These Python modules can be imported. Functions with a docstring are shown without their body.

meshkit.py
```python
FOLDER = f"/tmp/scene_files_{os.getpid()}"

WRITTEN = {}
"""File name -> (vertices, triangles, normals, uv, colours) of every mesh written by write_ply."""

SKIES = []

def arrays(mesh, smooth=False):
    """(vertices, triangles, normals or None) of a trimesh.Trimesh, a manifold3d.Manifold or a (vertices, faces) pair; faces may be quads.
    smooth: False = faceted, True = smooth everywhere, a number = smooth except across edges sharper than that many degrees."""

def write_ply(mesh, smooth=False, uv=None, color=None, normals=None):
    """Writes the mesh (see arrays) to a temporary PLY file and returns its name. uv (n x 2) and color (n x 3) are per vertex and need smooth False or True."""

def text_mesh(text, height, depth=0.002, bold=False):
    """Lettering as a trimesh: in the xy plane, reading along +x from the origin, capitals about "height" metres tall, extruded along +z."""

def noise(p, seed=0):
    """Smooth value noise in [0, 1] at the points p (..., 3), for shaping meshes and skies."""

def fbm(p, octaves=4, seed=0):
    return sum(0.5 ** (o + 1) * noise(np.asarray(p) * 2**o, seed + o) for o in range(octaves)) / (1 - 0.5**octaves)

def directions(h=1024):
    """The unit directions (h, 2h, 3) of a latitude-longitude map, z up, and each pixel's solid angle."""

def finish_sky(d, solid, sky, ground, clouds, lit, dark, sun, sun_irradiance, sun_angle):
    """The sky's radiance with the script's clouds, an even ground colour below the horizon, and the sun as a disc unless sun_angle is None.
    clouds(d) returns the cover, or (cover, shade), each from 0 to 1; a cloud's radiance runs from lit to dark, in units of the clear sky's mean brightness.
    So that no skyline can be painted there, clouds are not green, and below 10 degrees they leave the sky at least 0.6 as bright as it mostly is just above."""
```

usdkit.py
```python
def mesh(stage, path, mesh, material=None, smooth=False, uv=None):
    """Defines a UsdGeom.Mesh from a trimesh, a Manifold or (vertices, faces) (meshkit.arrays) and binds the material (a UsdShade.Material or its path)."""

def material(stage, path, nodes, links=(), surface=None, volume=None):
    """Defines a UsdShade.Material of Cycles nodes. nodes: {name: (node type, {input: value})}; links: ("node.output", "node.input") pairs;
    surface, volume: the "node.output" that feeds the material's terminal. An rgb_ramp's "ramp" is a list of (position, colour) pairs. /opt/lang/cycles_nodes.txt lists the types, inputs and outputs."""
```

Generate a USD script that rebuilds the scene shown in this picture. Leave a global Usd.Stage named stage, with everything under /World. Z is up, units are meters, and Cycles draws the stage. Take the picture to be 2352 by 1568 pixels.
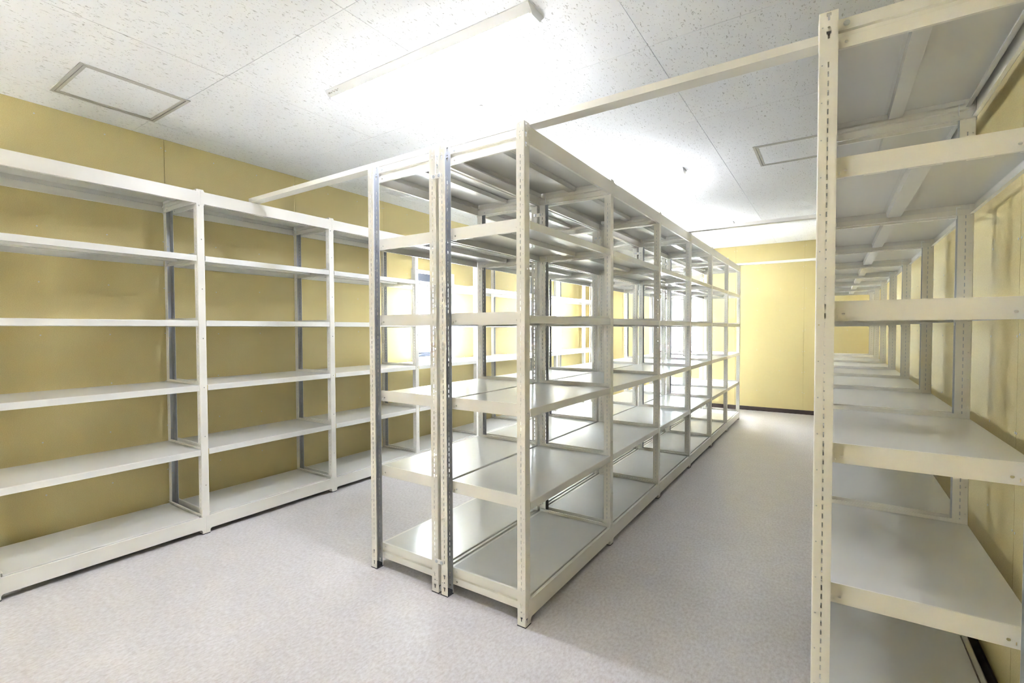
import math, random
import numpy as np, trimesh, manifold3d, usdkit
from shapely.geometry import Polygon, LineString, box as sbox, Point
from shapely.ops import unary_union
from shapely import affinity
from pxr import Usd, UsdGeom, UsdLux, UsdShade, Gf, Sdf, Vt

random.seed(7); RNG = np.random.default_rng(7)
stage = Usd.Stage.CreateInMemory()
UsdGeom.SetStageUpAxis(stage, 'Z'); UsdGeom.SetStageMetersPerUnit(stage, 1.0)
UsdGeom.Xform.Define(stage, '/World'); UsdGeom.Scope.Define(stage, '/World/Looks')

# ------------------------------------------------------------------ camera, sky, exposure
YAW, PITCH, ROLL, FPX, CAMZ = 0.5858, 0.0258, -0.0031, 1108.26, 1.2513
EXPOSURE = 3.43
SKY = 19.0          # overcast sky radiance
LAMP = 12.3        # LED diffuser radiance
SUN = 145.0
fwd = np.array([-math.sin(YAW) * math.cos(PITCH), math.cos(YAW) * math.cos(PITCH), -math.sin(PITCH)])
rt = np.array([math.cos(YAW), math.sin(YAW), 0.0]); up = np.cross(rt, fwd)
r2 = rt * math.cos(ROLL) + up * math.sin(ROLL); u2 = -rt * math.sin(ROLL) + up * math.cos(ROLL)
cam = UsdGeom.Camera.Define(stage, '/World/camera')
cam.AddTransformOp().Set(Gf.Matrix4d(*r2, 0, *u2, 0, *(-fwd), 0, 0, 0, CAMZ, 1))
cam.CreateHorizontalApertureAttr(36.0); cam.CreateVerticalApertureAttr(24.0)
cam.CreateFocalLengthAttr(36.0 * FPX / 2352); cam.CreateClippingRangeAttr(Gf.Vec2f(0.05, 200))
cam.CreateExposureAttr(EXPOSURE)

# standard overcast sky: radiance rises from the horizon to the zenith; it goes on all round
sky_mat = usdkit.material(stage, '/World/Looks/overcast_sky', {
    'g': ('texture_coordinate', {}), 's': ('separate_xyz', {}), 'm': ('map_range', {'from_min': 0., 'from_max': 1., 'to_min': .3333, 'to_max': 1., 'clamp': True}),
    'c': ('mix_color', {'blend_type': 'multiply', 'fac': 1., 'a': (.86, .95, 1.07), 'use_clamp': False}), 'b': ('background_shader', {'strength': SKY})},
    [('g.generated', 's.vector'), ('s.z', 'm.value'), ('m.result', 'c.b'), ('c.result', 'b.color')], surface='b.background')
dome = UsdLux.DomeLight.Define(stage, '/World/sky'); dome.CreateIntensityAttr(1.0)
UsdShade.MaterialBindingAPI.Apply(dome.GetPrim()).Bind(sky_mat)
# the sun stands behind the camera and shines through the glass of the door there on to the floor
sun = UsdLux.DistantLight.Define(stage, '/World/sun'); sun.CreateAngleAttr(0.6); sun.CreateNormalizeAttr(True)
sun.CreateIntensityAttr(SUN); sun.CreateColorAttr(Gf.Vec3f(.97, .985, 1.02))
sd = np.array((-.06, 1.0, -1.0)); sd /= np.linalg.norm(sd); sr = np.cross(sd, (0, 0, 1.)); sr /= np.linalg.norm(sr); su_ = np.cross(sr, sd)
sun.AddTransformOp().Set(Gf.Matrix4d(*sr, 0, *su_, 0, *(-sd), 0, 0, 0, 0, 1))

# ------------------------------------------------------------------ helpers
L = '/World/Looks/'
def mat(name, nodes, links, surface='p.BSDF'):
    return usdkit.material(stage, L + name, nodes, links, surface=surface)
def plain(name, col, rough=.4, metal=0., spec=.5, **k):
    return mat(name, {'p': ('principled_bsdf', dict(base_color=col, roughness=rough, metallic=metal, specular_ior_level=spec, **k))}, [])

_used = {}
def fresh(path):
    n = _used.get(path, 0); _used[path] = n + 1
    return path if n == 0 else '%s_%03d' % (path, n)
def keys(prim, label=None, cat=None, group=None, kind=None):
    for k, v in (('label', label), ('category', cat), ('group', group), ('kind', kind)):
        if v: prim.SetCustomDataByKey(k, v)
    return prim
def thing(name, loc=(0, 0, 0), **k):
    x = UsdGeom.Xform.Define(stage, fresh('/World/' + name))
    if tuple(loc) != (0, 0, 0): x.AddTranslateOp().Set(Gf.Vec3d(*map(float, loc)))
    return keys(x.GetPrim(), **k)
def obj(name, m, material, parent=None, loc=None, smooth=False, **k):
    base = str(parent.GetPath()) if parent is not None else '/World'
    me = usdkit.mesh(stage, fresh(base + '/' + name), m, material, smooth=smooth)
    if loc is not None: me.AddTranslateOp().Set(Gf.Vec3d(*map(float, loc)))
    return keys(me.GetPrim(), **k)

cat = trimesh.util.concatenate
def bx(x0, x1, y0, y1, z0, z1):
    m = trimesh.creation.box((abs(x1 - x0), abs(y1 - y0), abs(z1 - z0)))
    m.apply_translation(((x0 + x1) / 2, (y0 + y1) / 2, (z0 + z1) / 2)); return m
def rbx(x0, x1, y0, y1, z0, z1, c=.002):
    "box with chamfered edges"
    pts = []
    for sx in (0, 1):
        for sy in (0, 1):
            for sz in (0, 1):
                p = [(x0, x1)[sx], (y0, y1)[sy], (z0, z1)[sz]]; d = [c * (1 - 2 * s) for s in (sx, sy, sz)]
                for k in range(3):
                    q = [p[i] + (d[i] if i != k else 0) for i in range(3)]; pts.append(q)
    return trimesh.convex.convex_hull(np.array(pts))
def solid(poly, t):
    return cat([trimesh.creation.extrude_polygon(g, t, engine='earcut') for g in getattr(poly, 'geoms', [poly])])
def plate(poly, axis, at, t):
    """poly drawn in the two other axes (in order x<y<z), extruded from at to at+t along axis"""
    m = solid(poly, abs(t)); v = m.vertices.copy()
    o = np.empty_like(v)
    a, b = [i for i in range(3) if i != axis]
    o[:, a], o[:, b], o[:, axis] = v[:, 0], v[:, 1], v[:, 2] + min(at, at + t)
    f = m.faces if axis in (0, 2) else m.faces[:, ::-1]
    return trimesh.Trimesh(o, f, process=False)
def mirror(m, s, x0):
    "row space (u, y, z) -> world x = x0 + s*u"
    v = m.vertices.copy(); v[:, 0] = x0 + s * v[:, 0]
    return trimesh.Trimesh(v, m.faces if s > 0 else m.faces[:, ::-1], process=False)
def disc(cx, cy, r, n=8): return Polygon([(cx + r * math.cos(2 * math.pi * i / n), cy + r * math.sin(2 * math.pi * i / n)) for i in range(n)])
def cyl(r, h, c, axis=2, n=16):
    m = trimesh.creation.cylinder(radius=r, height=h, sections=n)
    if axis == 0: m.apply_transform(trimesh.transformations.rotation_matrix(math.pi / 2, (0, 1, 0)))
    if axis == 1: m.apply_transform(trimesh.transformations.rotation_matrix(math.pi / 2, (1, 0, 0)))
    m.apply_translation(c); return m

# ------------------------------------------------------------------ materials
def speckled(name, c1, c2, scale, rough, bump=.0, spec=.5, vec=(1, 1, 1)):
    nodes = {'g': ('geometry', {}), 'm': ('mapping', {'scale': vec}), 'n': ('noise_texture', {'scale': scale, 'detail': 3., 'roughness': .65}),
             'r': ('rgb_ramp', {'ramp': [(.3, c1), (.7, c2)]}), 'p': ('principled_bsdf', {'roughness': rough, 'specular_ior_level': spec})}
    links = [('g.position', 'm.vector'), ('m.vector', 'n.vector'), ('n.fac', 'r.fac'), ('r.color', 'p.base_color')]
    if bump:
        nodes['b'] = ('bump', {'distance': bump, 'strength': .6}); links += [('n.fac', 'b.height'), ('b.normal', 'p.normal')]
    return mat(name, nodes, links)
M_PAINT = speckled('ivory_paint', (.775, .74, .67), (.795, .76, .69), 900, .34, spec=.5)
M_SHELF = speckled('ivory_shelf_paint', (.735, .715, .67), (.755, .735, .69), 900, .22, spec=.5)
M_ZINC = plain('galvanised_steel', (.50, .51, .53), .4, .25)
M_BOLT = plain('zinc_bolt', (.60, .61, .62), .45, .5)
M_FOOT = plain('dark_plastic', (.035, .037, .04), .5)
M_HOLE = plain('black_rubber', (.02, .02, .02), .7)
M_WALL = speckled('tan_board', (.56, .46, .215), (.66, .55, .27), 260, .62, bump=.0006, spec=.3)
M_SEAM = plain('seam_filler', (.46, .37, .17), .8)
M_GAP = plain('grey_backing', (.42, .42, .41), .9)
M_BASE = speckled('brown_vinyl', (.045, .028, .027), (.06, .04, .038), 80, .45)
M_ALU = plain('anodised_aluminium', (.55, .53, .49), .45, .35)
M_WHITE = plain('white_metal', (.80, .80, .80), .4)
M_SASH = plain('window_white', (.82, .83, .84), .35)
M_DARK = plain('slate_resin', (.035, .04, .06), .45)
M_CONC = speckled('pale_concrete', (.34, .34, .33), (.40, .40, .39), 3, .9)
M_EMIT = mat('led_diffuser', {'e': ('emission', {'color': (.885, .95, 1.11), 'strength': LAMP})}, [], 'e.emission')
M_GLASS = mat('window_glass', {'w': ('layer_weight', {'blend': .5}), 'f': ('rgb_ramp', {'ramp': [(0, (.04, .04, .04)), (.5, (.06, .06, .06)), (.8, (.2, .2, .2)), (1, (.9, .9, .9))]}), 't': ('transparent_bsdf', {'color': (.96, .98, .98)}),
              'g': ('glossy_bsdf', {'color': (1, 1, 1), 'roughness': .02}), 'x': ('mix_closure', {})},
              [('w.facing', 'f.fac'), ('f.color', 'x.fac'), ('t.BSDF', 'x.closure1'), ('g.BSDF', 'x.closure2')], 'x.closure')
# floor: mottled vinyl sheet
M_FLOOR = mat('mottled_vinyl', {
    'g': ('geometry', {}), 'm': ('mapping', {'scale': (1, .55, 1)}),
    'n': ('noise_texture', {'scale': 85., 'detail': 4., 'roughness': .7}), 'n2': ('noise_texture', {'scale': 7., 'detail': 2.}),
    'r': ('rgb_ramp', {'ramp': [(.32, (.54, .49, .47)), (.5, (.635, .59, .575)), (.68, (.715, .685, .675))]}),
    'r2': ('rgb_ramp', {'ramp': [(.3, (.95, .95, .95)), (.7, (1, 1, 1))]}),
    'x': ('mix_color', {'blend_type': 'multiply', 'fac': 1.}), 'b': ('bump', {'distance': .0006, 'strength': .35}),
    'p': ('principled_bsdf', {'roughness': .33, 'specular_ior_level': .5})},
    [('g.position', 'm.vector'), ('m.vector', 'n.vector'), ('g.position', 'n2.vector'), ('n.fac', 'r.fac'), ('n2.fac', 'r2.fac'),
     ('r.color', 'x.a'), ('r2.color', 'x.b'), ('x.result', 'p.base_color'), ('n.fac', 'b.height'), ('b.normal', 'p.normal')])
# ceiling: fissured rock-wool board
M_CEIL = mat('fissured_board', {
    'g': ('geometry', {}), 'm': ('mapping', {'scale': (1., .30, 1.)}), 'n': ('noise_texture', {'scale': 125., 'detail': 2., 'roughness': .55, 'distortion': .5}),
    'r': ('rgb_ramp', {'ramp': [(.645, (0, 0, 0)), (.69, (1, 1, 1))]}),
    'm2': ('mapping', {'scale': (1., .7, 1.), 'location': (3.1, 1.7, 0)}), 'n2': ('noise_texture', {'scale': 150., 'detail': 1.}),
    'r2': ('rgb_ramp', {'ramp': [(.70, (0, 0, 0)), (.74, (1, 1, 1))]}),
    'x': ('mix', {'mix_type': 'lighten', 'fac': 1.}),
    'c': ('mix_color', {'a': (.90, .90, .90), 'b': (.60, .59, .57)}),
    'b': ('bump', {'distance': .0015, 'strength': .7, 'invert': True}),
    'p': ('principled_bsdf', {'roughness': .9, 'specular_ior_level': .15})},
    [('g.position', 'm.vector'), ('m.vector', 'n.vector'), ('n.fac', 'r.fac'), ('g.position', 'm2.vector'), ('m2.vector', 'n2.vector'), ('n2.fac', 'r2.fac'),
     ('r.color', 'x.color1'), ('r2.color', 'x.color2'), ('x.color', 'c.fac'), ('x.color', 'b.height'), ('c.result', 'p.base_color'), ('b.normal', 'p.normal')])

# ------------------------------------------------------------------ the room
XL, XR, YN, YF, ZC = -3.70, .478, -2.6, 8.15, 2.51
TB = .012                                   # wall board
WINDOWS = {'left1': (3.665, 4.335, .921, 1.887), 'left2': (5.99, 6.66, .921, 1.887), 'far': (-2.53, -1.78, .80, 1.92)}
obj('floor', bx(XL - .15, XR + .15, YN - .15, YF + .15, -.1, 0), M_FLOOR, kind='structure', label='pale mottled vinyl sheet floor of the store room')
obj('ground', bx(-40, 40, -30, 45, -.5, -.3), M_CONC, kind='structure', label='pale concrete ground outside the windows')

def wall(name, axis, at, out, a0, a1, seams, wins, label):
    """inner face at `at`, body towards out (+1/-1)"""
    w = thing(name, kind='structure', label=label)
    holes = [sbox(p, z0, q, z1) for p, q, z0, z1 in wins]
    body = sbox(a0, -.1, a1, ZC + .2)
    for h in holes: body = body.difference(h)
    b = plate(body, axis, at + out * TB, out * .13)
    obj('backing', b, M_SEAM, w)
    cuts = [a0] + sorted(s for s in seams if a0 < s < a1) + [a1]
    for p, q in zip(cuts, cuts[1:]):
        g = sbox(p + .0012, 0, q - .0012, ZC)
        for h in holes: g = g.difference(h)
        if g.area > .001: obj('wall_panel', plate(g, axis, at, out * TB), M_WALL, w)
    scr = []
    hs = unary_union(holes).buffer(.03) if holes else Polygon()
    for p, q in zip(cuts, cuts[1:]):
        for c in (p + .014, p + (q - p) / 3, p + 2 * (q - p) / 3, q - .014):
            for z in np.arange(.31, 2.5, .305):
                cc, zz = c + RNG.normal(0, .004), z + RNG.normal(0, .006)
                if hs.contains(Point(cc, zz)) or not a0 + .01 < cc < a1 - .01: continue
                ctr = [0, 0, zz]; ctr[axis] = at - out * .0001; ctr[1 - axis] = cc
                scr.append(cyl(.0042, .0016, ctr, axis, 8))
    if scr: obj('screw_head', cat(scr), M_BOLT, w, kind='stuff')
    return w
W1, W2, W3 = WINDOWS['left1'], WINDOWS['left2'], WINDOWS['far']
wall('wall_left', 0, XL, -1, YN, YF, [1.416 + .936 * k for k in range(-5, 9)], [W1, W2], 'tan board wall behind the white rack, with two narrow windows')
wall('wall_back', 1, YF, +1, XL, XR, [-.342 - .91 * k for k in range(0, 4)] + [.44], [W3], 'tan board wall at the far end of the room')
wall('wall_right', 0, XR, +1, YN, YF, [1.19 + .91 * k for k in range(-5, 9)], [], 'tan board wall behind the right-hand rack')
wall('wall_front', 1, YN, -1, XL, XR, [-.342 - .91 * k for k in range(0, 4)], [(-3.1, -2.2, .002, 2.05)], 'tan board wall behind the camera')
for nm, b in (('baseboard_left', bx(XL, XL + .007, YN, YF, 0, .06)), ('baseboard_back', bx(XL, XR, YF - .007, YF, 0, .06)), ('baseboard_right', bx(XR - .007, XR, YN, YF, 0, .06))):
    obj(nm, b, M_BASE, kind='structure', label='dark brown vinyl baseboard')

# ceiling boards, 915 mm square, with the openings of the two hatches
HATCH = [(-3.425, -2.957, .797, 1.262), (-.474, -.008, 3.752, 4.222)]
c = thing('ceiling', kind='structure', label='white fissured board ceiling')
obj('backing', bx(XL - .13, XR + .13, YN - .13, YF + .13, ZC + .009, ZC + .15), M_GAP, c)
xs = [XL] + [-3.447 + .9165 * k for k in range(0, 5) if XL < -3.447 + .9165 * k < XR] + [XR]
ys = [YN] + [1.245 + .9165 * k for k in range(-5, 9) if YN + .05 < 1.245 + .9165 * k < YF - .02] + [YF]
for x0, x1 in zip(xs, xs[1:]):
    for y0, y1 in zip(ys, ys[1:]):
        g = sbox(x0 + .0011, y0 + .0011, x1 - .0011, y1 - .0011)
        for h in HATCH: g = g.difference(sbox(h[0], h[2], h[1], h[3]))
        obj('ceiling_panel', plate(g, 2, ZC, .009), M_CEIL, c)
for (x0, x1, y0, y1), lab in zip(HATCH, ('square ceiling access hatch above the white rack at left', 'square ceiling access hatch above the right-hand aisle, beside the right rack')):
    h = thing('access_hatch', ((x0 + x1) / 2, (y0 + y1) / 2, ZC), label=lab, cat='access hatch', group='square access hatches in the ceiling')
    a, b = (x1 - x0) / 2, (y1 - y0) / 2
    ring = lambda o, i: sbox(-a + o, -b + o, a - o, b - o).difference(sbox(-a + i, -b + i, a - i, b - i))
    obj('frame', cat([plate(ring(-.002, .013), 2, -.004, .012), plate(ring(.013, .016), 2, .004, .004)]), M_ALU, h)
    lid = obj('lid', plate(sbox(-a + .016, -b + .016, a - .016, b - .016), 2, 0, .008), M_CEIL, h)
    obj('lid_frame', plate(ring(.016, .029), 2, -.003, .004), M_ALU, lid)
    obj('catch', cyl(.006, .002, (-a + .022, 0, -.004), 2, 10), M_BOLT, lid)

# windows
def window(name, axis, at, out, a0, a1, z0, z1, label):
    w = thing(name, kind='structure', label=label)
    fr = sbox(a0, z0, a1, z1)
    F = lambda i, o=0: sbox(a0 + o, z0 + o, a1 - o, z1 - o).difference(sbox(a0 + i, z0 + i, a1 - i, z1 - i))
    d = -out
    obj('frame', cat([plate(F(.03), axis, at + d * .012, out * .10), plate(F(.034, -.004), axis, at + d * .014, out * .014)]), M_SASH, w)
    hz = z1 - .135
    obj('head_panel', plate(sbox(a0 + .031, hz, a1 - .031, z1 - .031), axis, at + out * .03, out * .03), M_DARK, w, label='dark slate strip under the window head')
    s_out = sbox(a0 + .031, z0 + .031, a1 - .031, hz - .001); s_in = sbox(a0 + .05, z0 + .052, a1 - .05, hz - .028)
    sash = obj('sash', plate(s_out.difference(s_in), axis, at + out * .04, out * .03), M_SASH, w)
    obj('pane', plate(s_in, axis, at + out * .053, out * .005), M_GLASS, sash)
    hb = z0 + .035
    m = []
    def B(p, q, za, zb, i, o):
        lo, hi = sorted((at + out * i, at + out * o))
        m.append(rbx(lo, hi, p, q, za, zb, .003) if axis == 0 else rbx(p, q, lo, hi, za, zb, .003))
    B(a0 + .035, a0 + .33, hb, hb + .03, .012, .038); B(a0 + .09, a0 + .30, hb + .03, hb + .048, .016, .036); B(a0 + .30, a0 + .36, hb + .012, hb + .024, .0, .03)
    obj('crank_handle', cat(m), M_DARK, w, label='dark window operator bar with handle')
    return w
window('window_1', 0, XL, -1, *W1, 'white framed window in the left wall, nearer the camera, behind the white rack')
window('window_2', 0, XL, -1, *W2, 'white framed window in the left wall, farther from the camera')
window('window_3', 1, YF, 1, *W3, 'bright window in the far wall behind the back-to-back racks')

# the door behind the camera, with a narrow glass light
d = thing('door_1', kind='structure', label='cream steel door with a narrow glass light, behind the camera')
leaf = sbox(-3.07, .006, -2.23, 2.02); slit = sbox(-2.74, .95, -2.58, 1.86)
obj('frame', plate(sbox(-3.1, .003, -2.2, 2.049).difference(sbox(-3.072, .003, -2.228, 2.022)), 1, YN + .008, -.13), M_PAINT, d)
lf = obj('leaf', plate(leaf.difference(slit), 1, YN - .02, -.04), M_PAINT, d)
obj('pane', plate(slit, 1, YN - .037, -.006), M_GLASS, lf)
obj('handle', cat([cyl(.011, .05, (-2.30, YN + .003, 1.0), 1), rbx(-2.42, -2.29, YN + .018, YN + .032, .99, 1.01, .004)]), M_BOLT, lf)

# ------------------------------------------------------------------ ceiling lights
def lamp(yc, label):
    x0, x1 = -2.242, -.986
    t = thing('ceiling_light', ((x0 + x1) / 2, yc, ZC), label=label, cat='ceiling light', group='linear LED lights on the ceiling')
    h = (x1 - x0) / 2
    prof = Polygon([(-.061, 0), (-.061, -.004), (-.035, -.029), (.035, -.029), (.061, -.004), (.061, 0)])
    obj('housing', plate(prof, 0, -h, 2 * h), M_WHITE, t)
    arc = [(-.033, -.0285), (-.033, -.0292)] + [(.033 * x, -.0294 - .003 * (1 - x * x)) for x in np.linspace(-.95, .95, 9)] + [(.033, -.0292), (.033, -.0285)]
    obj('diffuser', plate(Polygon(arc), 0, -h + .012, 2 * h - .024), M_EMIT, t, smooth=40, label='glowing white LED diffuser')
    cap = Polygon([(-.0345, -.0285), (-.0345, -.033), (-.030, -.036), (.030, -.036), (.0345, -.033), (.0345, -.0285)])
    for q in (-h, h - .012): obj('end_cap', plate(cap, 0, q, .012), M_WHITE, t)
    m = [bx(-h + .018, -h + .03, -.0535, -.0475, -.0185, -.0125)]
    for k in range(6): m.append(bx(-h + .036 + .011 * k, -h + .043 + .011 * k, -.0545, -.045, -.018 + .004 * (k % 2), -.0155 + .004 * (k % 2)))
    obj('rating_label', cat(m), M_ALU, t)
    return t
lamp(1.665, 'long LED ceiling light nearest the camera, over the near end of the back-to-back racks')
lamp(3.955, 'long LED ceiling light, middle one over the back-to-back racks')
lamp(6.245, 'long LED ceiling light farthest from the camera, seen under the tie bar')

t = thing('smoke_detector', (-1.628, 2.152, ZC), label='flat round white detector on the ceiling beyond the near light', cat='smoke detector')
prof = np.array([(0, -.026), (.022, -.026), (.034, -.022), (.05, -.013), (.056, -.006), (.056, 0), (0, 0)])
b = trimesh.creation.revolve(prof, sections=40); b.fix_normals()
obj('base', b, M_WHITE, t, smooth=35)
obj('sensor', cyl(.009, .006, (0, 0, -.0285), 2, 16), M_ALU, t)

# ------------------------------------------------------------------ shelving
H = 2.10
LEVELS = (.5377, .9316, 1.3254, 1.7181)

def tkey(u, z):                                         # keyhole of a boltless rack
    return unary_union([sbox(u - .0055, z, u + .0055, z + .008), sbox(u - .0025, z - .012, u + .0025, z + .001)])
def post_mesh(fl, w):
    """C channel in row space: web at u=0 (facing -u), flanges along u at y=0 and y=w. returns painted skin, bare lining"""
    r, t, tl = .0035, .0014, .0005
    def flange():
        g = sbox(r, .004, fl, H); su = fl * .52; pu = fl * .2
        ho = []
        z = .152
        while z < 1.97:
            ho.append(sbox(su - .0017, z, su + .0017, z + .0145)); z += .025
        for z in (.034, .092, 2.04, 2.088): ho.append(tkey(su, z))
        for z in (.063, 2.058): ho.append(disc(su, z, .0035, 6))
        z = .06
        while z < 2.1: ho.append(disc(pu, z, .0022, 6)); z += .1
        return g.difference(unary_union(ho))
    f = flange()
    web = sbox(r, .004, w - r, H)
    web = web.difference(unary_union([disc(w * .55, z, .0036, 8) for z in np.arange(.3, 1.9, .3)] + [tkey(w * .3, z) for z in (.03, 2.088, 2.05, 2.01)]))
    def skin(o, t):                                     # offset o inside the outer surface, thickness t
        ms = [plate(f, 1, o, t), plate(f, 1, w - o, -t), plate(web, 0, o, t)]
        if o == 0:
            for yc, s in ((r, -1), (w - r, 1)):
                an = np.linspace(0, math.pi / 2, 5)
                outer = [(r - r * math.cos(a), yc + s * r * math.sin(a)) for a in an]
                inner = [(r - (r - t) * math.cos(a), yc + s * (r - t) * math.sin(a)) for a in an]
                ms.append(plate(Polygon(outer + inner[::-1]).buffer(0), 2, .004, H - .004))
        return cat(ms)
    return skin(0, t), skin(t + .0001, tl)

def strip(pts, t=.0012):
    return LineString(pts).buffer(t / 2, cap_style=2, join_style=1, quad_segs=2)
def uz(profile_yz, u0, u1): return plate(profile_yz, 0, u0, u1 - u0)

def rail_mesh(y0, y1, base):
    """y0, y1: centre lines of the posts"""
    if base:
        z0, z1, t0, t1, f = .030, .106, .006, .110, .012
        g = unary_union([sbox(y0, t0, y0 + .0215, t1), sbox(y1 - .0215, t0, y1, t1), sbox(y0, z0, y1, z1)])
        for yy, s in ((y0 + .0215, 1), (y1 - .0215, -1)):
            fil = Polygon([(yy, z0 - f), (yy, z0 + .001), (yy + s * f, z0 + .001), (yy + s * f, z0)] + [(yy + s * (f - f * math.sin(a)), z0 - f + f * math.cos(a)) for a in np.linspace(0, math.pi / 2, 6)])
            g = g.union(fil.buffer(0))
        zr = (.022, .042, .060, .078, .096)
    else:
        z0, z1, t0, t1 = 2.014, 2.087, 2.006, 2.094
        g = unary_union([sbox(y0, t0, y0 + .0215, t1), sbox(y1 - .0215, t0, y1, t1), sbox(y0, z0, y1, z1)])
        zr = (2.018, 2.034, 2.05, 2.066, 2.082)
    g = g.buffer(-.0015).buffer(.0015, quad_segs=2)
    ms = [plate(g, 0, -.0016, .0014)]
    a, b = y0 + .0225, y1 - .0225
    ms += [uz_y(strip([(.0, z1 - .0008), (.013, z1 - .0008), (.013, z1 - .008)]), a, b), uz_y(strip([(0, z0 + .0008), (.011, z0 + .0008), (.011, z0 + .007)]), a, b)]
    for yy in (y0 + .011, y1 - .011):
        for z in zr: ms.append(cyl(.0026, .0012, (-.002, yy, z), 0, 8))
    return cat(ms)
def uz_y(poly_uz, y0, y1): return plate(poly_uz, 1, y0, y1 - y0)

def beam_mesh(W, d):
    """intermediate side beam: face plate in plane y=0, ledge towards +d; z=0 is its top"""
    h = .0546
    g = sbox(.011, -h, W - .011, 0)
    ho = []
    for s in (0, 1):
        e = (lambda q: .045 + q) if s == 0 else (lambda q: W - .045 - q)
        ho += [disc(e(.020), -.036, .0042, 10), sbox(min(e(.005), e(.0075)), -.047, max(e(.005), e(.0075)), -.038)]
    g = g.difference(unary_union(ho))
    ms = [plate(g, 1, 0, d * .0014)]
    led = sbox(.045, .0012, W - .045, .017)
    for c in (.18, .38, .62, .82): led = led.difference(sbox(W * c - .022, .009, W * c + .022, .03))
    led = affinity.scale(led, 1, d, origin=(0, 0))
    ms.append(plate(led, 2, -h + .0003, .0014))
    ms.append(plate(affinity.scale(sbox(.045, .0012, W - .045, .006), 1, d, origin=(0, 0)), 2, -.0017, .0014))
    return cat(ms)
def sigma_mesh(W, d):
    """double-ridged beam of the base and top frames; z from 0 to .08"""
    p = strip([(.010 * d, .0008), (.0008 * d, .0008), (.0008 * d, .031), (.009 * d, .034), (.009 * d, .046), (.0008 * d, .049), (.0008 * d, .0792), (.010 * d, .0792)], .0014)
    m = uz(p, .011, W - .011)
    mf = manifold3d.Manifold(manifold3d.Mesh(np.asarray(m.vertices, np.float32), np.asarray(m.faces, np.uint32)))
    m.merge_vertices()
    mf = manifold3d.Manifold(manifold3d.Mesh(np.asarray(m.vertices, np.float32), np.asarray(m.faces, np.uint32)))
    for u in (.063, W - .063):
        for z in (.016, .064):
            c = manifold3d.Manifold.cylinder(.03, .0042, circular_segments=10).rotate((90, 0, 0)).translate((u, .005 if d > 0 else .0, z))
            c = manifold3d.Manifold.cylinder(.012, .0042, circular_segments=10).rotate((90, 0, 0)).translate((u, .006, z))
            if d < 0: c = manifold3d.Manifold.cylinder(.012, .0042, circular_segments=10).rotate((90, 0, 0)).translate((u, .006, z))
            mf = mf - c
    k = mf.to_mesh()
    return trimesh.Trimesh(k.vert_properties[:, :3], k.tri_verts, process=False)
def pan_mesh(W, u0, lip, y0, y1):
    "z=0 is the top surface"
    r = .0025; a, b = u0, W - u0
    arc = lambda cx, cz, s: [(cx + s * r * math.cos(q), cz + r * math.sin(q)) for q in np.linspace(0, math.pi / 2, 4)]
    left = [(a + .012, -lip), (a, -lip)] + arc(a + r, -r, -1)
    right = arc(b - r, -r, 1)[::-1] + [(b, -lip), (b - .012, -lip)]
    m = [uz_y(strip(left + right, .001), y0, y1)]
    for y in (y0, y1 - .001): m.append(bx(a + .014, b - .014, y, y + .001, -.018, -.0004))
    return cat(m)
def stiff_mesh(W, y0, y1, depth=.024):
    c = W / 2
    return uz_y(strip([(c - .034, -.0012), (c - .024, -.0012), (c - .021, -depth), (c + .021, -depth), (c + .024, -.0012), (c + .034, -.0012)], .001), y0, y1)
def clip_mesh(): return cat([bx(-.0015, .0015, 0, .002, -.03, .012), bx(-.0015, .011, 0, .002, .010, .013)])
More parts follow.
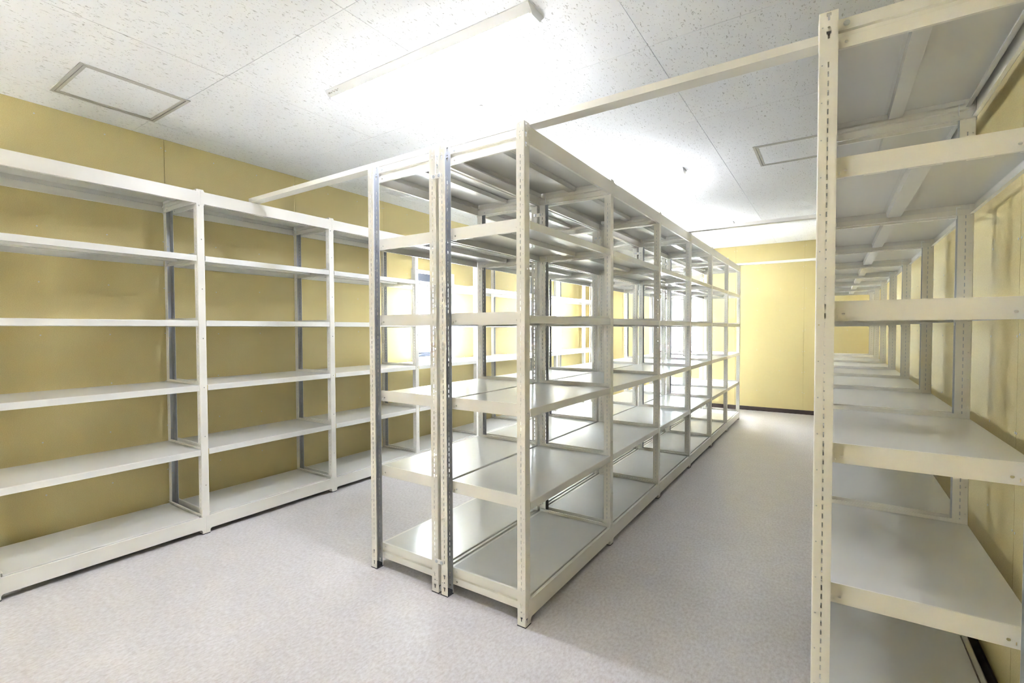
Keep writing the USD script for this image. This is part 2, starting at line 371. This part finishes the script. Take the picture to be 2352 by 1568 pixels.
def bolt_mesh(u, y, z):
    return cat([cyl(.0065, .005, (u, y, z), 1, 6), cyl(.008, .001, (u, y, z), 1, 14)])

def rack(label, x0, s, W, ysp, fl=.0406, w=.0407, marks=()):
    R = thing('shelving_rack', label=label, cat='shelving rack', group='ivory steel shelving racks')
    mm = lambda m, x=x0: mirror(m, s, x)
    skin, lin = post_mesh(fl, w)
    front = mm(skin, 0), mm(lin, 0)
    back = mirror(skin, -s, 0), mirror(lin, -s, 0)
    foot = lambda ss: mirror(cat([bx(-.001, fl + .001, -.001, w + .001, 0, .004), bx(.003, fl - .002, .003, w - .003, .004, .02)]), ss, 0)
    for y in ysp:
        for (sk, ln), xw, ss in ((front, x0, s), (back, x0 + s * W, -s)):
            p = obj('post', sk, M_PAINT, R, loc=(xw, y, 0))
            obj('post_lining', ln, M_ZINC, p, label='bare grey inner side of the post')
            obj('foot_cap', foot(ss), M_FOOT, p, label='dark plastic foot cap')
    bm = {d: mm(beam_mesh(W, d), 0) for d in (1, -1)}
    sg = {d: mm(sigma_mesh(W, d), 0) for d in (1, -1)}
    for i, (ya, yb) in enumerate(zip(ysp, ysp[1:])):
        n0, n1 = ya + w + .0004, yb - .0004               # bay's clear length
        first, last = i == 0, i == len(ysp) - 2
        # side beams
        for z in LEVELS:
            obj('side_beam', bm[1], M_PAINT, R, loc=(x0, n0, z))
            q = obj('side_beam', bm[-1], M_PAINT, R, loc=(x0, n1, z))
            obj('shelf_clip', mm(clip_mesh(), 0).apply_translation((s * (W - .05), -.006, -.036)), M_WHITE, q)
        for z in (.045, 2.012):
            for d, y in ((1, n0), (-1, n1)):
                q = obj('side_beam', sg[d], M_PAINT, R, loc=(x0, y, z))
                if z > 1 and (d == 1 and first):
                    for u in (.063, W - .063): obj('bolt', mm(bolt_mesh(u, -.003, .064), 0), M_BOLT, q)
                if z > 1 and d == -1:
                    obj('shelf_clip', mm(clip_mesh(), 0).apply_translation((s * (W - .05), -.013, .042)), M_WHITE, q)
        # rails, front and rear
        ca, cb = ya + w / 2, yb + w / 2
        if first: ca = ya + .0015 + w * .42
        if last: cb = yb + w - .0015 - w * .42
        for base in (True, False):
            rm = rail_mesh(ca + .0003, cb - .0003, base)
            q = obj('rail', mm(rm), M_PAINT, R)
            if base and i in marks:
                mk = [bx(-.0020, -.0014, .040, .0425, .052, .066)] + [bx(-.0020, -.0014, .066 + .007 * k, .0685 + .007 * k, .056 + .002 * (k == 0), .068) for k in range(4)]
                mk.append(plate(Point(.104, .062).buffer(.006, quad_segs=4).difference(Point(.104, .062).buffer(.0042, quad_segs=4)), 0, -.002, .0006))
                xx = unary_union([LineString([(.114, .056), (.126, .068)]).buffer(.001), LineString([(.114, .068), (.126, .056)]).buffer(.001)])
                mk += [plate(xx, 0, -.002, .0006), bx(-.0020, -.0014, .130, .132, .055, .069)]
                e = cat(mk); e.apply_translation((0, ca, 0))
                obj('embossed_mark', mm(e), M_PAINT, q)
            obj('rail', mirror(rm, -s, x0 + s * W), M_PAINT, R)
        # shelves
        for k, z in enumerate((.110,) + tuple(v - .016 for v in LEVELS) + (2.0815,)):
            edge = k in (0, 5)
            pm = pan_mesh(W, .019 if edge else .0008, .028 if edge else .034, n0 + .011 if edge else n0 + .003, n1 - .011 if edge else n1 - .003)
            q = obj('shelf', mm(pm, 0), M_SHELF, R, loc=(x0, 0, z))
            obj('stiffener', mm(stiff_mesh(W, n0 + .024, n1 - .024), 0), M_SHELF, q)
    return R

YC = [1.6826 + .9228 * k for k in range(7)]
XA, XB, XC, XD = -1.0525, -1.5218, -1.5387, -2.0086
rack('white-lit ivory rack standing along the left wall in front of the windows', -3.1908, -1, .462, [.485, 1.386] + [2.3015 + .906 * k for k in range(7)], marks=(0, 1))
rackB = rack('right-hand one of the two back-to-back racks in the middle, facing the right aisle', XA, -1, XA - XB, YC)
rack('left-hand one of the two back-to-back racks in the middle, facing the left aisle', XD, 1, XC - XD, YC)
rack('rack along the right wall, seen end-on at the right of the picture', -.0398, 1, .467, [1.5685 + .837 * k for k in range(8)], fl=.0445)
for y in YC:                                              # plates that hold the two middle racks together
    for z in (1.957, .156):
        j = obj('joint_plate', rbx(-1.552, -1.508, y - .0030, y - .0005, z - .011, z + .011, .0008), M_PAINT, rackB)
        obj('bolt', cat([bolt_mesh(u, y - .005, z) for u in (-1.546, -1.5145)]), M_BOLT, j)

# tie bars across the tops
for y, lab in ((1.7245, 'long ivory tie bar nearest the camera, bridging all racks above the aisles'), (4.385, 'ivory tie bar bridging the rack tops, middle one'), (7.10, 'ivory tie bar bridging the rack tops, farthest from the camera')):
    t = thing('tie_bar', (0, y, 2.0955), label=lab, cat='tie bar', group='tie bars across the rack tops')
    p = strip([(.012, .0265), (.0007, .0265), (.0007, .0007), (.0593, .0007), (.0593, .0265), (.048, .0265)], .0014)
    obj('channel', plate(p, 0, -3.24, 3.24 + .15), M_PAINT, t)

# a scrap of paper on the floor of the left aisle
v = []
for i in range(7):
    a = i / 6
    v += [(-.012 + .024 * a, -.004, .0015 + .006 * a * a), (-.012 + .024 * a + .002, .004, .0012 + .005 * math.sin(a * 2.5))]
f = []
for i in range(6): f += [(2 * i, 2 * i + 2, 2 * i + 3), (2 * i, 2 * i + 3, 2 * i + 1)]
v = np.array(v); vv = np.vstack([v, v - [0, 0, .0006]]); ff = np.array(f)
sc = trimesh.Trimesh(np.vstack([vv]), np.vstack([ff, ff[:, ::-1] + len(v)]), process=False); sc.apply_translation((-2.793, 2.042, 0))
obj('paper_scrap', sc, M_ALU, label='tiny curled scrap lying on the floor of the left aisle', cat='scrap')
